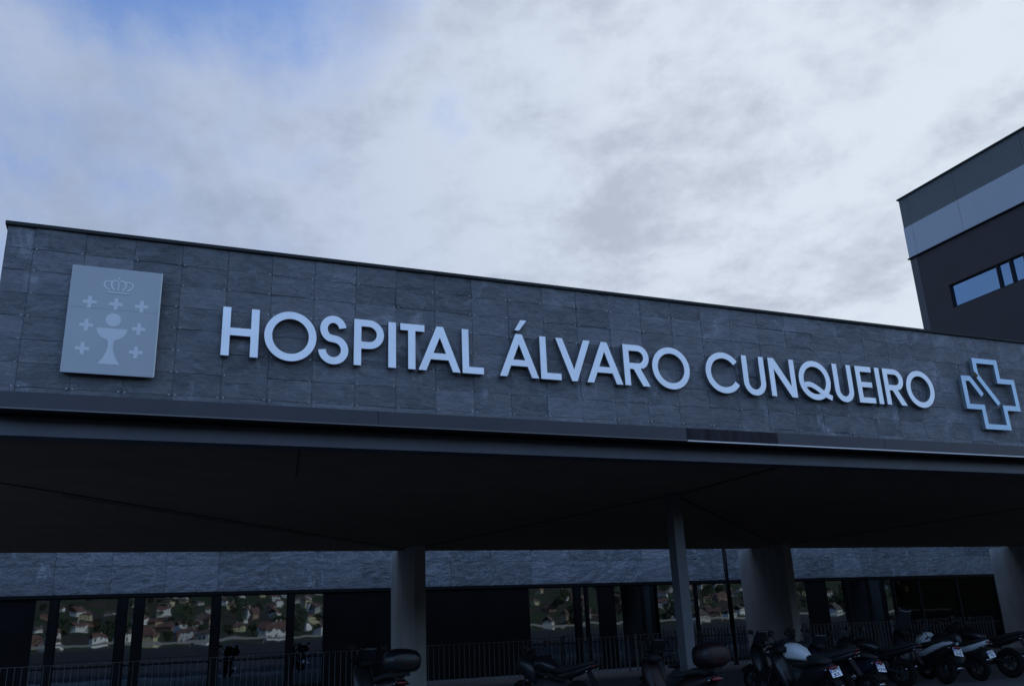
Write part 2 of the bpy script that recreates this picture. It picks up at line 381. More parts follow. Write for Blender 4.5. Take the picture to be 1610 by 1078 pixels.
# ------------------------------------------------------------------ columns
mb = MB(); mb.box(-0.11, 0.11, -0.13, -0.115, 0, ZS - 0.012); mb.box(-0.11, 0.11, 0.115, 0.13, 0, ZS - 0.012); mb.box(-0.10, 0.10, -0.113, 0.113, 0.0, ZS - 0.012)
sc = thing("steel_column", "slim dark steel column propping the canopy soffit near its front edge", "column", (9.915, 3.72, 0))
mb.build("shaft", m_column, sc)
mb = MB(); mb.box(-0.19, 0.19, -0.2, 0.2, ZS - 0.010, ZS - 0.001); mb.build("head_plate", m_column, sc)
mb = MB(); mb.box(-0.2, 0.2, -0.2, 0.2, 0.012, 0.035); mb.build("base_plate", m_column, sc)
for i, (xp, yl, lb) in enumerate(((7.60, 0.0, "board-marked concrete pillar behind the black scooter with a domed top case"),
                             (21.07, 0.0, "wide concrete pillar behind the white-tanked motorcycle"),
                             (34.3, 0.0, "concrete pillar at the far right edge, end of the slate band"))):
    t = thing("concrete_pillar", lb, "pillar", (xp, 14.1 + yl, 0), 0, "concrete pillars under the rear edge of the canopy")
    mb = MB(); L = 2.6
    zt = ZS - 0.003
    for j, (za, zb) in enumerate(((0, 1.3), (1.306, 2.6), (2.606, zt))):
        mb.box(0, 0.34, 0, L, za, zb)
    mb.box(0.006, 0.334, 0.006, L - 0.006, 0.001, zt - 0.002)
    mb.build("shaft", m_conc, t, bevel=0.006)
dp = thing("lamp_post", "thin black post in the light gap left of the wide concrete pillar", "post", (20.95, 17.4, 0))
mb = MB(); mb.tube([(0, 0, 0.02), (0, 0, 5.4)], 0.075, 12); mb.build("pole", m_frame, dp, smooth=True)
mb = MB(); mb.tube([(0, 0, 0.0), (0, 0, 0.25)], 0.11, 12); mb.build("base", m_frame, dp)

# ------------------------------------------------------------------ rear building
rb = thing("hospital_building", "dark entrance building behind the canopy with slate band over reflective windows", "building", (0, 20, 0))
WZ = 3.10
mb = MB(); tiles(mb, -8, 44, [3.16, 4.02, 4.88, 5.6], 1.62, -0.035, 0.045, 0.007, off=0.9, nx=16, nz=10, seed=11, rough_rows=(0, 1, 2))
mb.build("slate_band", m_slate_back, rb, attr=True)
mb = MB(); mb.box(-8, 44, 0.03, 9, 3.16, 12.5); mb.build("upper_wall_added_height", m_backing, rb)  # unseen upper height added to keep the sun off the paving
mb = MB(); mb.box(-8, 44, -0.09, 0.10, 3.055, 3.155); mb.build("head_flashing", m_frame, rb)
def winpanes(spans, z0, z1, mullw, m_g, label=None):
    for (a, b) in spans:
        fr = MB(); w = 0.035; e = 0.05
        fr.box(a, a + w, -0.02, e, z0, z1); fr.box(b - w, b, -0.02, e, z0, z1)
        fr.box(a + w, b - w, -0.018, e, z1 - w, z1); fr.box(a + w, b - w, -0.018, e, z0, z0 + w); fr.box(a + w, b - w, -0.018, e, 0.98, 1.04)
        f = fr.build("window", m_frame, rb)
        p = MB(); p.box(a + w, b - w, 0.012, 0.022, z0 + w, z1 - w); p.build("pane", m_g, f)
ZG0 = 0.12
glassA = [(-2.68, -2.24), (-2.02, -0.33), (-0.08, 0.16), (0.42, 2.50), (2.74, 4.92), (5.12, 6.15)]
glassB = [(13.77, 15.70), (15.95, 16.17), (16.27, 16.75), (17.42, 18.68), (18.76, 21.17), (21.27, 22.85), (22.93, 26.9)]
glassC = [(27.94, 29.1), (29.2, 30.3), (30.4, 31.75)]
winpanes(glassA + glassB + glassC, ZG0, 3.05, 0.1, m_glass)
winpanes([(31.85, 33.3), (33.4, 35.7), (35.8, 38.2), (38.3, 41)], ZG0, 3.05, 0.1, m_glass_refl_dark)
solid = []; allg = sorted(glassA + glassB + glassC + [(31.85, 33.3), (33.4, 35.7), (35.8, 38.2), (38.3, 41)]); px_ = -8
for a, b in allg:
    if a - px_ > 0.01: solid.append((px_, a))
    px_ = b
solid.append((41, 44))
for a, b in solid:
    mb = MB(); mb.box(a + 0.001, b - 0.001, -0.06 if b - a < 0.5 else -0.005, 0.06, 0.0, 3.053); mb.build("mullion" if b - a < 0.5 else "wall", m_frame if b - a < 0.5 else m_wall, rb)
mb = MB(); mb.box(-8, 44, 0.07, 0.4, 0, 3.05); mb.build("inner_wall", m_backing, rb)

# ------------------------------------------------------------------ railings
rail_defs = [(-7.5, 6.9, 17.45, 1.16, "long low galvanised railing left of the first concrete pillar"),
             (8.3, 16.35, 17.3, 1.20, "galvanised railing between the first pillar and the gate post"),
             (16.6, 21.9, 17.1, 1.24, "galvanised railing running behind the steel column"),
             (23.0, 34.0, 17.0, 1.28, "galvanised railing behind the row of motorbikes on the right")]
for (a, b, y, h, lb) in rail_defs:
    t = thing("railing", lb, "railing", (a, y, 0), 0, "railings in front of the rear building"); L = b - a
    mb = MB(); n = int(L / 0.175)
    for i in range(n + 1):
        xx = i * L / n; mb.box(xx - 0.005, xx + 0.005, -0.032, 0.032, 0.08, h - 0.012)
    mb.build("bars", m_rail, t)
    mb = MB(); mb.box(-0.02, L + 0.02, -0.032, 0.032, h - 0.010, h); mb.build("handrail", m_rail, t)
    mb = MB(); mb.box(-0.02, L + 0.02, -0.025, 0.025, 0.065, 0.078); mb.build("bottom_rail", m_rail, t)
    for xx in (0.0, L):
        mb = MB(); mb.box(xx - 0.045, xx - 0.025, -0.04, 0.04, 0.0, h + 0.002) if xx == 0 else mb.box(xx + 0.025, xx + 0.045, -0.04, 0.04, 0.0, h + 0.002)
        mb.build("post", m_rail, t)

# ------------------------------------------------------------------ tower
tw = thing("tower_block", "tall dark hospital block with grey metal bands rising behind the right end of the canopy", "building", (41.75, 24.15, 0))
mb = MB(); wy0, wy1, wz0, wz1 = -9.6, -2.25, 17.85, 19.25
# west wall with window opening
for (ya, yb, za, zb) in ((-30, wy0, 7, 21.84), (wy1, -0.5, 0, 21.84), (wy0, wy1, 7, wz0), (wy0, wy1, wz1, 21.84)): mb.box(0, 0.4, ya, yb, za, zb)
mb.box(0.4, 26, -30, -0.01, 7, 21.84); mb.box(0.4, 26, -2.25, -0.01, 0, 7)
mb.build("wall", m_tower, tw)
mb = MB(); mb.box(-0.01, 0.4, -0.498, 0.0, 0, 21.82); mb.build("corner_pier", m_tower_edge, tw)
mb = MB()
for a, b in ((-0.62, 0.0), (-3.95, -0.64), (-8.3, -3.97), (-12.6, -8.32), (-17, -12.62), (-30, -17.02)): mb.box(-0.06 if a > -1 else -0.065, 0.0, a, b, 21.84, 23.80)
mb.box(0.0, 26, -30, 0.0, 21.85, 23.80)
mb.build("light_band", m_tower_light, tw)
mb = MB()
for a, b in ((-0.62, 0.0), (-3.95, -0.64), (-8.3, -3.97), (-12.6, -8.32), (-17, -12.62), (-30, -17.02)): mb.box(-0.03, 0.0, a, b, 23.81, 25.68)
mb.box(0.0, 26, -30, 0.0, 23.81, 25.68)
mb.build("perforated_band", m_perfo, tw)
mb = MB(); mb.box(-0.12, 26, -30, 0.08, 25.69, 25.78); mb.build("roof_edge", m_cap, tw)
mb = MB(); mb.box(-0.12, 0.5, -30, 0.1, 21.77, 21.835); mb.build("drip_edge", m_frame, tw)
ys = [wy0, -8.2, -7.0, -6.15, -5.35, wy1]
for a, b in zip(ys, ys[1:]):
    f = MB(); w = 0.06
    for q in ((a, a + w, wz0, wz1), (b - w, b, wz0, wz1), (a + w, b - w, wz0, wz0 + w), (a + w, b - w, wz1 - w, wz1)): f.box(0.03, 0.20, *q)
    fo = f.build("window", m_frame, tw); p = MB(); p.box(0.15, 0.17, a + w, b - w, wz0 + w, wz1 - w); p.build("pane", m_glass_tower, fo)

# ------------------------------------------------------------------ lettering
YF, YB = -0.105, -0.03
K = (11.4496 + YF) / 11.4496
def P2(p): return (p[0] * K, 1.6 + (p[1] - 1.6) * K)
Z0, Z1, SW = 5.126, 5.796, 0.102
H_ = Z1 - Z0; ZM = (Z0 + Z1) / 2; OV = 0.014
sign = thing("hospital_sign", "raised pale capital letters reading HOSPITAL ÁLVARO CUNQUEIRO on the slate fascia", "lettering", (0, 0, 0))
def letter(outline, holes=(), extra=None):
    mb = MB(); mb.prism([P2(p) for p in outline], [[P2(p) for p in h] for h in holes], YF, YB, 0, 1)
    if extra: mb.prism([P2(p) for p in extra], [], YF - 0.002, YB, 0, 1)
    return mb.build("letter", [m_letter, m_letter_side], sign)
def ell(cx, cz, rx, rz, a0=0, a1=360, n=56):
    full = abs(a1 - a0) >= 360; m_ = n if full else n + 1
    return [(cx + rx * math.cos(R(a0 + (a1 - a0) * i / n)), cz + rz * math.sin(R(a0 + (a1 - a0) * i / n))) for i in range(m_)]
def lH(a, b):
    t, u = ZM + 0.052, ZM - 0.052
    letter([(a, Z0), (a + SW, Z0), (a + SW, u), (b - SW, u), (b - SW, Z0), (b, Z0), (b, Z1), (b - SW, Z1), (b - SW, t), (a + SW, t), (a + SW, Z1), (a, Z1)])
def lO(cx, rx): letter(ell(cx, ZM, rx, H_ / 2 + OV), [ell(cx, ZM, rx - SW, H_ / 2 + OV - SW)])
def lI(a, b): letter([(a, Z0), (b, Z0), (b, Z1), (a, Z1)])
def lL(a, b): letter([(a, Z0), (b, Z0), (b, Z0 + .1), (a + SW, Z0 + .1), (a + SW, Z1), (a, Z1)])
def lT(a, b, c, d): letter([(c, Z0), (d, Z0), (d, Z1 - .1), (b, Z1 - .1), (b, Z1), (a, Z1), (a, Z1 - .1), (c, Z1 - .1)])
def lA(a, b, c, d):
    w = SW + 0.012
    def li(z, x0, x1): return x0 + (x1 - x0) * (z - Z0) / H_
    zb0, zb1 = Z0 + 0.17, Z0 + 0.265
    li1 = lambda z: li(z, a + w, c + w); li2 = lambda z: li(z, b - w, d - w)
    # apex of the counter
    t = (b - w - (a + w)) / ((c + w) - (a + w) - ((d - w) - (b - w))); zt = Z0 + t * H_
    letter([(a, Z0), (a + w, Z0), (li1(zb0), zb0), (li2(zb0), zb0), (b - w, Z0), (b, Z0), (d, Z1), (c, Z1)],
           [[(li1(zb1), zb1), (li2(zb1), zb1), (li(zt, a + w, c + w), zt)]])
def lV(a, b, c, d):
    w = SW + 0.012; t = None
    x0i = lambda z: (a + w) + ((c + w) - (a + w)) * (Z1 - z) / H_; x1i = lambda z: (b - w) + ((d - w) - (b - w)) * (Z1 - z) / H_
    t = ((b - w) - (a + w)) / (((c + w) - (a + w)) - ((d - w) - (b - w))); zt = Z1 - t * H_
    letter([(a, Z1), (c, Z0), (d, Z0), (b, Z1), (b - w, Z1), (x0i(zt), zt), (a + w, Z1)])
def bowl(a, b, zb):
    """outline of a P bowl from top-left clockwise and its hole"""
    r = (Z1 - zb) / 2; cx = b - r * 1.02
    o = [(cx + r * 1.02 * math.cos(R(q)), Z1 - r + r * math.sin(R(q))) for q in range(90, -91, -9)]
    ri = r - 0.1; ci = cx
    h = [(a + SW, Z1 - .1)] + [(ci + (b - SW - ci) * math.cos(R(q)), Z1 - r + ri * math.sin(R(q))) for q in range(90, -91, -9)] + [(a + SW, zb + .1)]
    return o, h
def lP(a, b):
    o, h = bowl(a, b, Z0 + 0.245); letter([(a, Z0), (a, Z1)] + o + [(a + SW, Z0 + 0.245), (a + SW, Z0)], [h])
def lR(a, b, c):
    zb = Z0 + 0.27; o, h = bowl(a, b, zb); w = SW + 0.03
    letter([(a, Z0), (a, Z1)] + o[:-3] + [(b - 0.165, zb + 0.014), (c, Z0), (c - w, Z0), (a + SW + 0.07, zb), (a + SW, zb), (a + SW, Z0)], [h])
def lU(a, b):
    r = (b - a - SW) / 2; cx = (a + b) / 2; rz = r * 1.05
    path = [(a + SW / 2, Z1)] + [(cx - r * math.cos(R(q)), Z0 - OV + SW / 2 + rz - rz * math.sin(R(q))) for q in range(0, 181, 8)] + [(b - SW / 2, Z1)]
    letter(offset_outline(path, SW))
def lN(a, b):
    w = SW; v = 0.13
    letter([(a, Z0), (a + w, Z0), (a + w, Z1 - 0.19), (b - w - 0.015, Z0), (b, Z0), (b, Z1), (b - w, Z1), (b - w, Z0 + 0.19), (a + w + 0.015, Z1), (a, Z1)])
def lE(a, b):
    t, u = ZM + 0.048, ZM - 0.048
    letter([(a, Z0), (b, Z0), (b, Z0 + .1), (a + SW, Z0 + .1), (a + SW, u), (b - 0.03, u), (b - 0.03, t), (a + SW, t), (a + SW, Z1 - .1), (b - 0.01, Z1 - .1), (b - 0.01, Z1), (a, Z1)])
def lC(cx, rx, a):
    letter(offset_outline(ell(cx, ZM, rx - SW / 2, H_ / 2 + OV - SW / 2, a, 360 - a + 2), SW))
def lS(a, b):
    cx = (a + b) / 2 - 0.005; r = (b - a - SW) / 2; zt = Z1 + OV - SW / 2; zb = Z0 - OV + SW / 2; mid = ZM + 0.015
    rz1 = (zt - mid) / 2; rz2 = (mid - zb) / 2; p = []
    for q in range(8, 251, 11): p.append((cx - 0.005 + (r - 0.025) * math.cos(R(q)), zt - rz1 + rz1 * math.sin(R(q))))
    for q in range(75, -187, -11): p.append((cx + r * math.cos(R(q)), zb + rz2 + rz2 * math.sin(R(q))))
    letter(offset_outline(p, SW))
def lQ(cx, rx):
    tail = []
    bz = [(cx - 0.235, Z0 + 0.235), (cx - 0.06, Z0 + 0.33), (cx + 0.10, Z0 + 0.10), (cx + 0.335, Z0 + 0.035)]
    for i in range(15):
        t = i / 14; tail.append(tuple(sum(c * k[j] for c, k in zip(((1 - t) ** 3, 3 * t * (1 - t) ** 2, 3 * t * t * (1 - t), t ** 3), bz)) for j in (0, 1)))
    letter(ell(cx, ZM, rx, H_ / 2 + OV), [ell(cx, ZM, rx - SW, H_ / 2 + OV - SW)], offset_outline(tail, SW - 0.01))
lH(.816, 1.284); lO(1.700, .345); lS(2.078, 2.490); lP(2.562, 2.985); lI(3.049, 3.159); lT(3.223, 3.579, 3.337, 3.442)
lA(3.487, 4.115, 3.762, 3.860); lL(4.147, 4.475)
lA(4.726, 5.356, 5.000, 5.104); letter([(4.988, 5.853), (5.062, 5.853), (5.190, 6.024), (5.090, 6.024)])
lL(5.392, 5.729); lV(5.660, 6.250, 5.907, 5.996); lA(6.165, 6.793, 6.444, 6.548); lR(6.830, 7.292, 7.285); lO(7.697, .350)
lC(8.712, .354, 36); lU(9.098, 9.548); lN(9.645, 10.186); lQ(10.603, .343); lU(11.030, 11.446); lE(11.548, 11.922); lI(12.000, 12.106)
lR(12.187, 12.648, 12.658); lO(13.046, .338)

# broken-outline cross emblem
lg = thing("cross_emblem", "blue-grey broken outline cross emblem with diagonal stroke at the right end of the fascia", "emblem")
path = [(14.60, 5.44), (14.35, 5.752), (14.175, 5.752), (14.175, 5.205), (14.555, 5.205), (14.555, 4.835), (15.135, 4.835), (15.135, 5.222), (15.50, 5.222), (15.50, 5.752), (15.125, 5.752), (15.125, 6.125), (14.555, 6.125), (14.555, 5.84), (15.00, 5.285)]
mb = MB(); mb.ribbon([P2(p) for p in path], 0.098, YF - 0.015, -0.055, 0, 1); mb.build("outline_stroke", [m_logo, mat("logo_return", (0.17, 0.21, 0.235), 0.5, 0.1)], lg)
mb = MB(); mb.ribbon([P2((14.48, 5.875)), P2((14.56, 5.80))], 0.085, YF - 0.018, YF - 0.0155); mb.build("rust_stain", m_stain, lg)

# crest panel
cp = thing("crest_panel", "grey metal panel with regional coat of arms at the left of the fascia", "sign panel")
cx0, cx1, cz0, cz1 = -1.012, 0.043, 4.767, 6.168
def q(p): return P2(p)
mb = MB(); mb.prism([q((cx0, cz0)), q((cx1, cz0)), q((cx1, cz1)), q((cx0, cz1))], [], YF, YF + 0.02, 0, 1); mb.build("face_sheet", [m_panel, m_panel_edge], cp)
mb = MB(); mb.prism([q((cx0 + .01, cz0 + .01)), q((cx1 - .03, cz0 + .01)), q((cx1 - .03, cz1 - .01)), q((cx0 + .01, cz1 - .01))], [], YF + 0.021, -0.02); mb.build("backing_box", m_letter_side, cp)
FE = YF - 0.003
def emb(name, polys):
    mb = MB()
    for i, p in enumerate(polys): mb.prism([q(a) for a in p], [], FE - 0.0006 * i, YF - 0.0002)
    return mb.build(name, m_emblem, cp)
for (x, z) in ((-.774, 5.691), (-.474, 5.689), (-.174, 5.687), (-.783, 5.385), (-.183, 5.383), (-.799, 5.08), (-.192, 5.077)):
    a, b = .078, .022
    emb("cross", [[(x - b, z - a), (x + b, z - a), (x + b, z - b), (x + a, z - b), (x + a, z + b), (x + b, z + b), (x + b, z + a), (x - b, z + a), (x - b, z + b), (x - a, z + b), (x - a, z - b), (x - b, z - b)]])
emb("disc", [ell(-.484, 5.478, .088, .088, n=40)])
c = -.488
cup = [(c - .175, 5.363)] + [(c - .175 * math.cos(R(t)), 5.363 - .155 * math.sin(R(t))) for t in range(10, 76, 8)] + [(c - .033, 5.20), (c - .030, 5.12), (c - .045, 5.05), (c - .075, 4.975), (c - .125, 4.90), (c - .128, 4.897)]
emb("chalice", [cup + [(2 * c - a, b) for a, b in reversed(cup)]])
cc = -.463; arcs = []
for s in (-1, 1):
    arcs.append([(cc + s * (0.118 + 0.055 * math.sin(R(t)) * 1.0 if t < 90 else 0.118 + 0.055 * math.sin(R(t))), 5.868 + 0.105 * (1 - math.cos(R(t))) / 2 * 1.0) for t in range(0, 136, 15)])
crown = []
for s in (-1, 1):
    out_ = [(0.105, 5.875), (0.145, 5.905), (0.168, 5.945), (0.160, 5.978), (0.125, 5.995), (0.088, 5.990), (0.065, 5.965)]
    in_ = [(0.045, 5.875), (0.075, 5.915), (0.088, 5.955), (0.078, 5.99), (0.045, 6.005), (0.010, 5.995)]
    for k in (out_, in_): crown.append(offset_outline([(cc + s * a, b) for a, b in k], 0.019))
crown.append(offset_outline([(cc, 5.868), (cc, 5.99)], 0.016))
crown.append(offset_outline([(cc - .13, 5.840), (cc + .13, 5.840)], 0.016))
crown.append([(cc - .012, 6.02), (cc + .012, 6.02), (cc + .012, 6.048), (cc - .012, 6.048)])
emb("crown", crown)
mb = MB(); mb.prism([q((cx1 - .012, cz0)), q((cx1 + .002, cz0)), q((cx1 + .002, cz1)), q((cx1 - .012, cz1))], [], YF - 0.004, YF + 0.022); mb.build("lit_edge_strip", m_panel_edge, cp)  # pale warm strip paints in the light caught along the panel's right edge
for zz_ in (5.575,):
    mb = MB(); mb.box(cx0 * K + .02, cx1 * K - .03, YF - 0.0012, YF - 0.0002, zz_, zz_ + .004); mb.build("sheet_seam", mat("seam", (0.27, 0.28, 0.29), 0.5), cp)

# ------------------------------------------------------------------ ground and hillside
def smooth(a, b, v):
    t = max(0, min(1, (v - a) / (b - a))); return t * t * (3 - 2 * t)
def terrain(x, y):
    s = -y - 38
    if s <= 0: return 0.0
    d = math.hypot(x, y + 11.45) + 31.4          # roughly the way the glass shows it
    ratio = x / max(60.0, -y)
    hm = 1.0 - 0.52 * smooth(0.55, 1.0, ratio)
    berm = 1.3 * smooth(0, 5, s) * (1 - smooth(16, 60, s))
    hill = d * (0.004 + 0.00011 * max(0, min(d, 1400) - 320)) * hm * smooth(20, 120, s)
    hill += (noise.noise(Vector((x / 90, y / 90, 0))) * 5 + noise.noise(Vector((x / 260, y / 260, 4))) * 12) * smooth(250, 900, s) * hm * 0.5
    return berm + max(0, hill * (1 - smooth(1500, 2400, s) * 0.3))
gx = sorted(set([-3000, -2400, -1900, -1500, -1200, 1200, 1500, 1900, 2400, 3000] + list(range(-1000, 1001, 25))))
gy = sorted(set(list(range(-2600, -700, 100)) + list(range(-700, -40, 20)) + [-43, -41, -39.5, -38, -46, -50, -54, -60] + [-30, 0, 60, 200, 600, 1500, 3000]))
mb = MB(); nx_ = len(gx)
mb.add([(x, y, terrain(x, y)) for y in gy for x in gx], [(j * nx_ + i, j * nx_ + i + 1, (j + 1) * nx_ + i + 1, (j + 1) * nx_ + i) for j in range(len(gy) - 1) for i in range(nx_ - 1)])
def m_ground():
    m = bpy.data.materials.new("ground_mixed"); m.use_nodes = True; t = m.node_tree; nn = t.nodes; lk = t.links; b = nn['Principled BSDF']; b.inputs['Roughness'].default_value = 0.95; b.inputs['Specular IOR Level'].default_value = 0.05
    tcn = nn.new('ShaderNodeTexCoord'); sp = nn.new('ShaderNodeSeparateXYZ'); lk.new(tcn.outputs['Object'], sp.inputs[0])
    n = nn.new('ShaderNodeTexNoise'); n.inputs['Scale'].default_value = 0.03; n.inputs['Detail'].default_value = 9; n.inputs['Roughness'].default_value = 0.7; lk.new(tcn.outputs['Object'], n.inputs['Vector'])
    cr = nn.new('ShaderNodeValToRGB'); lk.new(n.outputs['Fac'], cr.inputs[0]); e = cr.color_ramp.elements
    e[0].position = 0.36; e[0].color = (0.012, 0.020, 0.008, 1); e[1].position = 0.64; e[1].color = (0.055, 0.042, 0.034, 1)
    q = cr.color_ramp.elements.new(0.47); q.color = (0.028, 0.042, 0.016, 1); q = cr.color_ramp.elements.new(0.55); q.color = (0.036, 0.028, 0.024, 1)
    mr = nn.new('ShaderNodeMapRange'); lk.new(sp.outputs[1], mr.inputs[0]); mr.inputs[1].default_value = -56; mr.inputs[2].default_value = -50
    x = nn.new('ShaderNodeMix'); x.data_type = 'RGBA'; lk.new(mr.outputs[0], x.inputs[0]); lk.new(cr.outputs[0], x.inputs[6])
    n2 = nn.new('ShaderNodeTexNoise'); n2.inputs['Scale'].default_value = 1.5; n2.inputs['Detail'].default_value = 8; lk.new(tcn.outputs['Object'], n2.inputs['Vector'])
    c2 = nn.new('ShaderNodeValToRGB'); lk.new(n2.outputs['Fac'], c2.inputs[0]); c2.color_ramp.elements[0].color = (0.016, 0.018, 0.024, 1); c2.color_ramp.elements[1].color = (0.03, 0.033, 0.04, 1)
    lk.new(c2.outputs[0], x.inputs[7]); lk.new(x.outputs[2], b.inputs['Base Color'])
    return m
tag(mb.build("ground", m_ground()), kind='structure')
mb = MB(); mb.box(-40, 60, 0.9, 19.9, 0.0, 0.006)
mb2 = MB(); x0 = -12
mb2.box(-12, 44, 1.2, 19.85, -0.2, 0.004); tag(mb2.build("pavement", m_pave), kind='structure')

# guardrail on the berm behind the photographer, seen in the glass
gr = thing("guardrail", "pale steel guardrail along the road, reflected in the window glass", "guardrail", (0, -47, 1.15))
mb = MB(); mb.box(-60, 110, -0.03, 0.03, 0.52, 0.74); mb.build("beam", mat("guardrail_steel", (0.2, 0.21, 0.22), 0.6), gr)
for i in range(24):
    mb = MB(); mb.box(-60 + i * 7.3, -59.9 + i * 7.3, -0.14, -0.04, -0.4, 0.75); mb.build("post", m_rail, gr)

# houses on the hillside (seen as reflections)
walls = {'white': (0.72, 0.73, 0.72), 'cream': (0.52, 0.47, 0.30), 'grey': (0.38, 0.38, 0.37), 'ochre': (0.34, 0.24, 0.16), 'brick': (0.20, 0.12, 0.10)}
m_w = {k: mat("render_" + k, tuple(q * .8 for q in v), 0.8, 0, 0.1, 0.5) for k, v in walls.items()}
m_r = {'red': mat("roof_red_tile", (0.09, 0.042, 0.034), 0.8, 0, 0.25, 1.0), 'dark': mat("roof_dark_tile", (0.06, 0.045, 0.04), 0.8, 0, 0.25, 1.0)}
m_wind = mat("house_window", (0.02, 0.025, 0.03), 0.2)
def house(wall, roof, L, D_, H, hip):
    t = thing("house", "", "house")
    mb = MB(); mb.box(-L / 2, L / 2, -D_ / 2, D_ / 2, -3, H)
    if not hip: mb.add([(-L / 2, -D_ / 2, H), (-L / 2, D_ / 2, H), (-L / 2, 0, H + D_ * .3), (L / 2, -D_ / 2, H), (L / 2, D_ / 2, H), (L / 2, 0, H + D_ * .3)], [(0, 1, 2), (3, 5, 4)])
    mb.build("wall", m_w[wall], t)
    o = 0.5; mb = MB(); a = L / 2 + o; b = D_ / 2 + o; zr = H + D_ * .32; rd = L / 2 - D_ * .35 if hip else a; z0 = H - 0.1
    vs = [(-a, -b, z0), (a, -b, z0), (a, b, z0), (-a, b, z0), (-rd, 0, zr), (rd, 0, zr)]
    vs += [(x, y, z + 0.25) for x, y, z in vs]
    mb.add(vs, [(0, 1, 5, 4), (2, 3, 4, 5), (1, 2, 5), (3, 0, 4), (6, 7, 11, 10), (8, 9, 10, 11), (7, 8, 11), (9, 6, 10), (0, 1, 7, 6), (1, 2, 8, 7), (2, 3, 9, 8), (3, 0, 6, 9)])
    rf = mb.build("roof", m_r[roof], t)
    mb = MB(); mb.box(L * .2, L * .2 + .7, -.9, -.2, H + .5, zr + .9); mb.build("chimney", m_w[wall], rf)
    for fl in range(int(H // 2.7)):
        for k in (-1, 0, 1):
            z = 1.0 + fl * 2.8; x = k * L * .3
            mb = MB(); mb.box(x - .6, x + .6, D_ / 2 - 0.1, D_ / 2 + .03, z, z + 1.3); mb.build("window", m_wind, t)
    return t
protos = [("white-walled house with a red roof", house('white', 'red', 11, 8, 5.6, False)), ("cream house with a red hipped roof", house('cream', 'red', 10, 8, 5.6, True)),
          ("grey rendered house with a dark roof", house('grey', 'dark', 12, 8, 3.2, False)), ("ochre house with a red roof", house('ochre', 'red', 9, 8, 5.6, False)),
          ("bare brick house with a red roof", house('brick', 'red', 13, 9, 3.2, True)), ("small white house with a dark roof", house('white', 'dark', 8, 7, 3.2, False))]
rnd = random.Random(21); used = set(); spots = []
for i in range(4600):
    if len(spots) >= 280: break
    az = R(rnd.uniform(-9, 46)); d = rnd.uniform(330, 860)
    x = math.sin(az) * d; y = 51.4 + 0 - math.cos(az) * d
    if y > -110: continue
    if any(math.hypot(x - a, y - b) < 12 + d * 0.004 for a, b in spots): continue
    if az > R(37) and rnd.random() < 0.6: continue
    spots.append((x, y))
for x, y in spots:
    k = rnd.choices(range(6), (3, 2, 2.5, 1.5, 2, 2))[0]
    lb, p = protos[k]; h = copy_tree(p) if k in used else p; used.add(k)
    h.location = (x, y, terrain(x, y) + 0.3); h.rotation_euler = (0, 0, rnd.uniform(-0.9, 0.9)); h.scale = (rnd.uniform(.42, .66),) * 3
    tag(h, lb + " on the hillside reflected in the glass", "house", "houses on the reflected hillside, " + lb)
for k, (lb, p) in enumerate(protos):
    if k not in used: p.location = (300 + 30 * k, -500, terrain(300 + 30 * k, -500)); tag(p, lb + " on the hillside", "house")
# trees among the houses
m_leaf = mat("foliage", (0.020, 0.036, 0.014), 0.9, 0, 0.5, 0.4); m_bark = mat("bark", (0.06, 0.045, 0.03), 0.9)
def tree(seed, h, w):
    rn = random.Random(seed); t = thing("tree", "", "tree")
    mb = MB(); mb.tube([(0, 0, -1), (0.1, 0, h * .3), (0, 0.1, h * .7)], [.3, .22, .08], 7)
    for k in range(5):
        a = rn.uniform(0, 6.3); mb.tube([(0, 0, h * .35), (math.cos(a) * w * .35, math.sin(a) * w * .35, h * .65)], [.12, .04], 5)
    mb.build("trunk", m_bark, t); mb = MB()
    for k in range(420):
        c = Vector((rn.gauss(0, 1), rn.gauss(0, 1), rn.gauss(0, 1))).normalized() * rn.uniform(.45, 1) ** .6
        p = Vector((c.x * w * .5, c.y * w * .5, h * .62 + c.z * h * .38)); p += Vector((noise.noise(p * .6), noise.noise(p * .6 + Vector((9, 0, 0))), 0)) * 1.2
        a = Vector((rn.gauss(0, 1), rn.gauss(0, 1), rn.gauss(0, 1))).normalized(); b = a.orthogonal().normalized(); s_ = rn.uniform(.3, .65)
        mb.add([p - a * s_, p - b * s_ * .6, p + a * s_, p + b * s_ * .6], [(0, 1, 2, 3)])
    mb.build("crown", m_leaf, t)
    return t
tps = [tree(1, 8, 6.5), tree(2, 11, 6), tree(3, 6, 6)]
tl = ["rounded", "tall", "low bushy"]; n_t = 0; placed = [0, 0, 0]
while n_t < 290:
    az = R(rnd.uniform(-9, 46)); d = rnd.uniform(330, 860); x = math.sin(az) * d; y = 51.4 - math.cos(az) * d
    if y > -100 or any(math.hypot(x - a, y - b) < 7 for a, b in spots): continue
    k = rnd.randrange(3); t = copy_tree(tps[k]) if placed[k] else tps[k]; placed[k] = 1
    t.location = (x, y, terrain(x, y)); t.rotation_euler = (0, 0, rnd.uniform(0, 6)); t.scale = (rnd.uniform(.45, .95),) * 3
    tag(t, tl[k] + " dark green tree on the hillside reflected in the glass", "tree", tl[k] + " trees on the reflected hillside"); n_t += 1

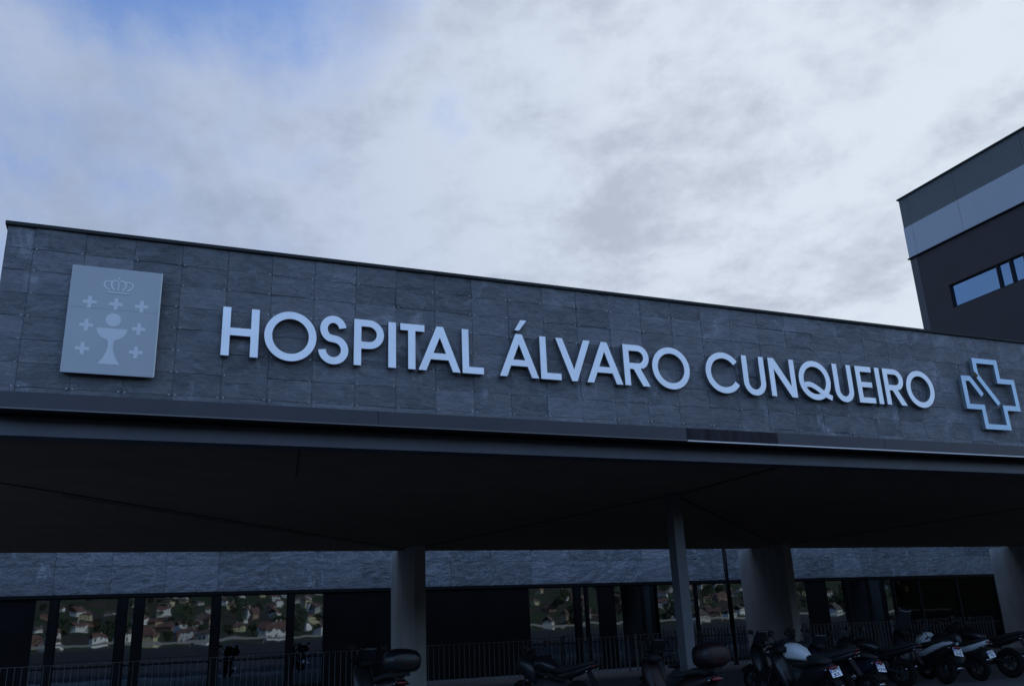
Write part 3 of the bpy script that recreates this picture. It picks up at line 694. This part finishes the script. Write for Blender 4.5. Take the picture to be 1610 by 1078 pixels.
# ------------------------------------------------------------------ motorbikes (built heading +y, rear axle at y=0)
def paint(name, c, rough=0.3): return mat(name, c, rough, 0.0, 0.03, 3, 0, 10, 0.3, None, (1, 1, 1), 0.06)
p_black = paint("paint_black", (0.012, 0.012, 0.014)); p_white = paint("paint_white", (0.58, 0.59, 0.61)); p_silver = paint("paint_silver", (0.36, 0.37, 0.39), 0.3)
p_dkred = paint("paint_dark_red", (0.008, 0.003, 0.004), 0.5); p_grey = paint("paint_grey", (0.035, 0.037, 0.04)); p_blue = paint("paint_dark_blue", (0.010, 0.013, 0.024))
m_tyre = mat("tyre", (0.010, 0.010, 0.010), 0.9, 0, 0, 1, 0, 1, 0.1); m_rim = mat("rim", (0.025, 0.025, 0.027), 0.5, 0.2); m_seat = mat("seat_vinyl", (0.010, 0.010, 0.011), 0.8, 0, 0, 1, 0.2, 60)
m_plastic = mat("plastic_black", (0.010, 0.010, 0.011), 0.6, 0, 0, 1, 0, 1, 0.2); m_chrome = mat("chrome", (0.25, 0.25, 0.27), 0.2, 1.0); m_tail = mat("tail_red", (0.11, 0.006, 0.008), 0.2, 0, 0, 1, 0, 1, 0.6)
m_mirror = glass("mirror_glass", (0.07, 0.075, 0.085), 0.0); m_screen = mat("windscreen", (0.02, 0.022, 0.025), 0.12, 0, 0, 1, 0, 1, 0.35)
m_plate = mat("plate_white", (0.82, 0.84, 0.86), 0.35); m_ink = mat("plate_ink", (0.02, 0.02, 0.03), 0.5); m_eu = mat("plate_blue", (0.02, 0.06, 0.35), 0.5)
def text_mesh(s, size, m, parent, loc, rx):
    cu = bpy.data.curves.new("t", 'FONT'); cu.body = s; cu.size = size; cu.align_x = 'CENTER'; cu.align_y = 'CENTER'; cu.offset = 0.0012; cu.extrude = 0.0006
    o = bpy.data.objects.new("t", cu); COL.objects.link(o); dg = bpy.context.evaluated_depsgraph_get()
    me = bpy.data.meshes.new_from_object(o.evaluated_get(dg)); bpy.data.objects.remove(o); me.materials.clear(); me.materials.append(m)
    n = bpy.data.objects.new("plate_characters", me); COL.objects.link(n); n.parent = parent; n.location = loc; n.rotation_euler = rx
    return n
def wheel(t, y, r, w):
    mb = MB(); ring = []; nt_ = 28; ns = 10
    vs = []; fs = []
    for i in range(nt_):
        a = 2 * math.pi * i / nt_
        for j in range(ns):
            b = 2 * math.pi * j / ns; rr = (r - w / 2) + w / 2 * math.cos(b)
            vs.append((w / 2 * math.sin(b), y + rr * math.cos(a), r + rr * math.sin(a)))
    for i in range(nt_):
        for j in range(ns): fs.append((i * ns + j, i * ns + (j + 1) % ns, ((i + 1) % nt_) * ns + (j + 1) % ns, ((i + 1) % nt_) * ns + j))
    mb.add(vs, fs); ty = mb.build("wheel", m_tyre, t, smooth=True)
    mb = MB(); mb.tube([(-.05, y, r), (.05, y, r)], 0.05, 12)
    for k in range(5):
        a = 2 * math.pi * k / 5 + .3; mb.bar((0, y, r), (0, y + (r - w * .9) * math.cos(a), r + (r - w * .9) * math.sin(a)), 0.03, 0.04, up=(1, 0, 0))
    pts = [(0, y + (r - w) * math.cos(2 * math.pi * k / 24), r + (r - w) * math.sin(2 * math.pi * k / 24)) for k in range(25)]
    mb.tube(pts, 0.018, 6); mb.build("rim", m_rim, ty)
def mirrors(t, y, z, span, m_back, r=.06):
    for s in (-1, 1):
        mb = MB(); mb.tube([(s * span * .55, y, z), (s * span * .8, y, z + .14), (s * span, y - .02, z + .22)], .008, 6)
        mb.loft([(y - .035, s * (span + .03), z + .24, r * 1.15, r * .75), (y + .0, s * (span + .03), z + .24, r * 1.2, r * .8), (y + .045, s * (span + .03), z + .24, r * .7, r * .45)], n=14)
        o = mb.build("mirror", m_back, t, smooth=True)
        mb = MB(); mb.loft([(y - .041, s * (span + .03), z + .24, r * 1.05, r * .66), (y - .037, s * (span + .03), z + .24, r * 1.05, r * .66)], n=14); mb.build("mirror_glass", m_mirror, o)
def plate(t, y, z, l1, l2, tilt=.35):
    mb = MB(); w, h = .11, .08
    o = bpy.data.objects.new("licence_plate", None)
    mb.box(-w, w, -.003, .003, -h, h); o = mb.build("licence_plate", m_plate, t, loc=(0, y, z)); o.rotation_euler = (-tilt, 0, 0)
    mb = MB(); mb.box(-w + .004, -w + .030, -.0045, -.0032, -.0, h - .004); mb.build("blue_band", m_eu, o)
    text_mesh(l1, .085, m_ink, o, (.012, -.0045, .036), (R(90), 0, 0)); text_mesh(l2, .085, m_ink, o, (0, -.0045, -.038), (R(90), 0, 0))
    mb = MB(); mb.box(-.03, .03, .004, .03, -h, h + .08); mb.build("bracket", m_plastic, t, loc=(0, y, z)).rotation_euler = (-tilt, 0, 0)
def case(t, y, z, w, m, tailred=True):
    mb = MB(); mb.loft([(y - .20, 0, z, w * .66, .11), (y - .185, 0, z, w * .83, .145), (y - .12, 0, z + .005, w * .97, .185), (y, 0, z + .01, w, .20), (y + .13, 0, z + .005, w * .95, .18), (y + .19, 0, z, w * .75, .12)], n=24, pw=3.0)
    o = mb.build("top_case", m, t, smooth=True)
    mb = MB(); mb.loft([(y - .200, 0, z - .055, w * .34, .014), (y - .186, 0, z - .055, w * .42, .018)], n=16); mb.build("reflector", m_tail if tailred else m_chrome, o)
    mb = MB(); mb.box(-.10, .10, y - .13, y + .15, z - .24, z - .17); mb.build("rack", m_plastic, t)
def scooter(label, x, y, rz, body, lean=0.0, topcase=None, screen=0.0, pl=None, side=None, helmet=None, group="motorbikes parked under the canopy", casew=.27, sc=1.0):
    t = thing("motor_scooter", label, "scooter", (x, y, 0.006), rz, group); t.rotation_euler = (0, lean, rz); t.scale = (sc,) * 3
    wheel(t, 0.0, .26, .12); wheel(t, 1.42, .27, .11)
    mb = MB()   # rear body / tail
    mb.loft([(-.30, 0, .72, .05, .03), (-.24, 0, .70, .10, .07), (-.05, 0, .64, .155, .12), (.18, 0, .58, .18, .17), (.42, 0, .50, .175, .20), (.60, 0, .40, .17, .16), (.80, 0, .30, .165, .08), (1.0, 0, .30, .16, .07)], n=20)
    mb.loft([(.98, 0, .34, .15, .12), (1.08, 0, .55, .19, .26), (1.18, 0, .72, .20, .28), (1.30, 0, .82, .15, .20), (1.36, 0, .84, .09, .10)], n=20)
    mb.loft([(1.10, 0, .50, .055, .04), (1.25, 0, .565, .07, .035), (1.45, 0, .575, .07, .03), (1.66, 0, .50, .06, .03), (1.72, 0, .44, .04, .02)], n=12)
    mb.build("body", body, t, smooth=True)
    if side:
        for s in (-1, 1):
            mb = MB(); mb.tube([(s * .175, .62, .48), (s * .19, .35, .58), (s * .185, .10, .68), (s * .14, -.12, .76), (s * .07, -.27, .79)], [.035, .06, .062, .045, .025], 10); mb.build("side_panel", side, t, smooth=True)
    mb = MB(); mb.loft([(-.20, 0, .80, .09, .03), (-.05, 0, .82, .14, .05), (.15, 0, .81, .155, .055), (.32, 0, .77, .15, .055), (.55, 0, .74, .13, .05), (.66, 0, .72, .08, .03)], n=16); mb.build("seat", m_seat, t, smooth=True)
    mb = MB(); mb.tube([(-.33, .98, 1.04), (-.18, 1.05, 1.02), (0, 1.12, .98), (.18, 1.05, 1.02), (.33, .98, 1.04)], .016, 8)
    mb.tube([(-.36, .96, 1.04), (-.24, 1.02, 1.03)], .023, 8); mb.tube([(.36, .96, 1.04), (.24, 1.02, 1.03)], .023, 8); mb.loft([(1.02, 0, 1.0, .10, .05), (1.12, 0, 1.02, .13, .07), (1.25, 0, 1.0, .09, .07)], n=14)
    mb.build("handlebar", m_plastic, t, smooth=True)
    mirrors(t, 1.06, 1.04, .30, m_plastic)
    if screen:
        mb = MB(); nseg = 9; vs = []
        for j in range(6):
            v = j / 5
            for i in range(nseg):
                a = (i / (nseg - 1) - .5) * 2; ww = (.21 - .05 * v * v) * a
                vs.append((ww, 1.28 - .16 * v - .10 * a * a, .98 + screen * v))
        fs = [(j * nseg + i, j * nseg + i + 1, (j + 1) * nseg + i + 1, (j + 1) * nseg + i) for j in range(5) for i in range(nseg - 1)]
        mb.add(vs, fs); w_ = mb.build("windscreen", m_screen, t, smooth=True); so_ = w_.modifiers.new('solid', 'SOLIDIFY'); so_.thickness = .005
    mb = MB(); mb.loft([(-.335, 0, .70, .07, .022), (-.31, 0, .70, .10, .035), (-.26, 0, .70, .11, .04)], n=14); mb.build("tail_light", m_tail, t, smooth=True)
    for s in (-1, 1):
        mb = MB(); mb.loft([(-.27, s * .145, .685, .02, .015), (-.22, s * .145, .685, .03, .02)], n=10); mb.build("indicator", m_chrome, t, smooth=True)
    mb = MB(); mb.tube([(.15, .45, .25), (.17, .10, .27), (.17, -.22, .33)], [.035, .055, .05], 12); mb.build("exhaust", m_chrome, t, smooth=True)
    mb = MB(); mb.bar((0, -.16, .62), (0, -.37, .40), .16, .012); mb.bar((.09, 0, .26), (.12, .5, .32), .05, .07); mb.build("mudguard", m_plastic, t)
    mb = MB(); mb.tube([(-.07, 1.20, .60), (-.07, 1.42, .27)], .022, 8); mb.tube([(.07, 1.20, .60), (.07, 1.42, .27)], .022, 8); mb.build("fork", m_chrome, t)
    if pl: plate(t, -.335, .62, *pl)
    if topcase: case(t, -.22, 1.05, casew, topcase)
    return t
def motorcycle(label, x, y, rz, tank, lean=0.0, pl=None, screen=True, fairing=None, group="motorbikes parked under the canopy", topcase=None, sc=1.0):
    t = thing("motorcycle", label, "motorcycle", (x, y, 0.006), rz, group); t.rotation_euler = (0, lean, rz); t.scale = (sc,) * 3
    wheel(t, 0, .31, .15); wheel(t, 1.42, .31, .12)
    mb = MB(); mb.loft([(.48, 0, .82, .08, .05), (.55, 0, .86, .13, .11), (.70, 0, .91, .165, .15), (.86, 0, .93, .165, .15), (1.0, 0, .90, .12, .12), (1.08, 0, .86, .06, .06)], n=22); mb.build("fuel_tank", tank, t, smooth=True)
    mb = MB(); mb.loft([(-.42, 0, .93, .04, .02), (-.34, 0, .92, .09, .04), (-.1, 0, .87, .13, .05), (.1, 0, .83, .14, .05), (.35, 0, .80, .14, .055), (.52, 0, .81, .09, .04)], n=16); mb.build("seat", m_seat, t, smooth=True)
    mb = MB(); mb.loft([(-.46, 0, .88, .04, .03), (-.35, 0, .85, .10, .055), (-.05, 0, .77, .13, .08), (.3, 0, .70, .12, .09), (.5, 0, .70, .08, .08)], n=16); mb.build("tail_unit", fairing or p_black, t, smooth=True)
    mb = MB(); mb.loft([(.35, 0, .45, .12, .12), (.5, 0, .45, .17, .18), (.75, 0, .47, .18, .20), (.95, 0, .50, .12, .16)], n=14); mb.tube([(-.09, .5, .45), (-.09, 0, .31)], .03, 8); mb.tube([(.09, .5, .45), (.09, 0, .31)], .03, 8); mb.build("engine", m_rim, t)
    mb = MB(); mb.bar((-.10, .2, .62), (-.10, 1.05, .82), .03, .05); mb.bar((.10, .2, .62), (.10, 1.05, .82), .03, .05); mb.build("frame", m_plastic, t)
    if fairing:
        mb = MB(); mb.loft([(.95, 0, .70, .16, .20), (1.1, 0, .84, .21, .26), (1.25, 0, .90, .19, .22), (1.42, 0, .88, .12, .14), (1.52, 0, .85, .05, .06)], n=20); mb.build("fairing", fairing, t, smooth=True)
    mb = MB(); mb.tube([(-.35, .90, 1.02), (-.2, 1.0, 1.02), (0, 1.07, 1.0), (.2, 1.0, 1.02), (.35, .90, 1.02)], .015, 8); mb.tube([(-.38, .89, 1.02), (-.25, .96, 1.02)], .021, 8); mb.tube([(.38, .89, 1.02), (.25, .96, 1.02)], .021, 8); mb.build("handlebar", m_plastic, t, smooth=True)
    mirrors(t, 1.0, 1.03, .31, m_plastic)
    mb = MB(); mb.tube([(-.08, 1.10, .98), (-.08, 1.42, .31)], .025, 8); mb.tube([(.08, 1.10, .98), (.08, 1.42, .31)], .025, 8); mb.build("fork", m_chrome, t)
    mb = MB(); mb.loft([(1.18, 0, .90, .09, .09), (1.30, 0, .90, .10, .10), (1.36, 0, .90, .07, .07)], n=16); mb.build("headlight", m_chrome if not fairing else m_plastic, t, smooth=True)
    if screen:
        mb = MB(); nseg = 9; vs = []
        for j in range(5):
            v = j / 4
            for i in range(nseg):
                a = (i / (nseg - 1) - .5) * 2; vs.append(((.17 - .06 * v * v) * a, 1.34 - .20 * v - .10 * a * a, 1.0 + .22 * v))
        mb.add(vs, [(j * nseg + i, j * nseg + i + 1, (j + 1) * nseg + i + 1, (j + 1) * nseg + i) for j in range(4) for i in range(nseg - 1)])
        w_ = mb.build("windscreen", m_screen, t, smooth=True); so_ = w_.modifiers.new('solid', 'SOLIDIFY'); so_.thickness = .005
    mb = MB(); mb.loft([(-.475, 0, .875, .05, .018), (-.44, 0, .875, .075, .025)], n=12); mb.build("tail_light", m_tail, t, smooth=True)
    for s in (-1, 1):
        mb = MB(); mb.tube([(s * .06, -.36, .80), (s * .14, -.38, .80)], .008, 6); mb.loft([(-.41, s * .16, .80, .025, .018), (-.36, s * .16, .80, .03, .02)], n=10); mb.build("indicator", m_chrome, t, smooth=True)
    mb = MB(); mb.tube([(.14, .55, .30), (.17, .1, .36), (.18, -.25, .46)], [.03, .05, .055], 12); mb.build("exhaust", m_chrome, t, smooth=True)
    mb = MB(); mb.bar((0, -.30, .80), (0, -.46, .50), .15, .012); mb.build("mudguard", m_plastic, t)
    if pl: plate(t, -.44, .60, *pl)
    if topcase: case(t, -.34, 1.10, .27, topcase)
    return t

scooter("black scooter with a big domed top case, alone before the first concrete pillar", 4.60, 5.45, R(14), p_black, 0.05, p_black, .30, casew=.33, sc=1.06)
motorcycle("black motorcycle alone in front of the railing between pillar and steel column", 8.0, 4.6, R(24), p_black, -.08, None, True, p_black)
scooter("dark scooter mostly hidden by the steel column", 10.45, 4.5, R(6), p_grey, .06, None, .28)
scooter("dark red scooter with a low top case, just right of the steel column", 8.75, 1.50, R(12), p_dkred, -.04, p_dkred, 0.0, casew=.31)
motorcycle("motorcycle with a white fuel tank in front of the wide concrete pillar", 12.45, 2.55, R(20), p_white, -.10, None, False, None, sc=1.04)
scooter("black scooter with the brightest licence plate, first in the right-hand row", 11.95, 2.25, R(-2), p_black, -.16, None, .22, ("2074", "JKX"))
scooter("dark scooter with a small grey plate, second in the right-hand row", 13.05, 2.5, R(8), p_blue, .10, None, .25, ("5391", "HXW"))
motorcycle("dark motorcycle standing behind the two plated scooters", 14.4, 4.6, R(18), p_grey, -.06, None, True, p_grey)
scooter("black scooter with a tall screen squeezed behind the white-tanked motorcycle", 13.6, 5.0, R(10), p_black, .05, None, .35)
motorcycle("low black motorcycle left of the silver-sided scooter", 15.9, 4.4, R(20), p_black, .05, None, False, p_black)
scooter("scooter with silver side panels and a tall windscreen", 17.2, 4.45, R(-2), p_black, .16, None, .55, ("8316", "GVB"), p_silver, sc=1.12)
motorcycle("dark motorcycle with a white front fairing, near the right end of the row", 18.35, 4.50, R(4), p_black, -.14, ("6027", "FTR"), True, p_white)
motorcycle("black motorcycle cut by the right edge of the photograph", 19.5, 4.6, R(10), p_black, .05, None, True, p_black, sc=1.1)
bpy.context.view_layer.update()
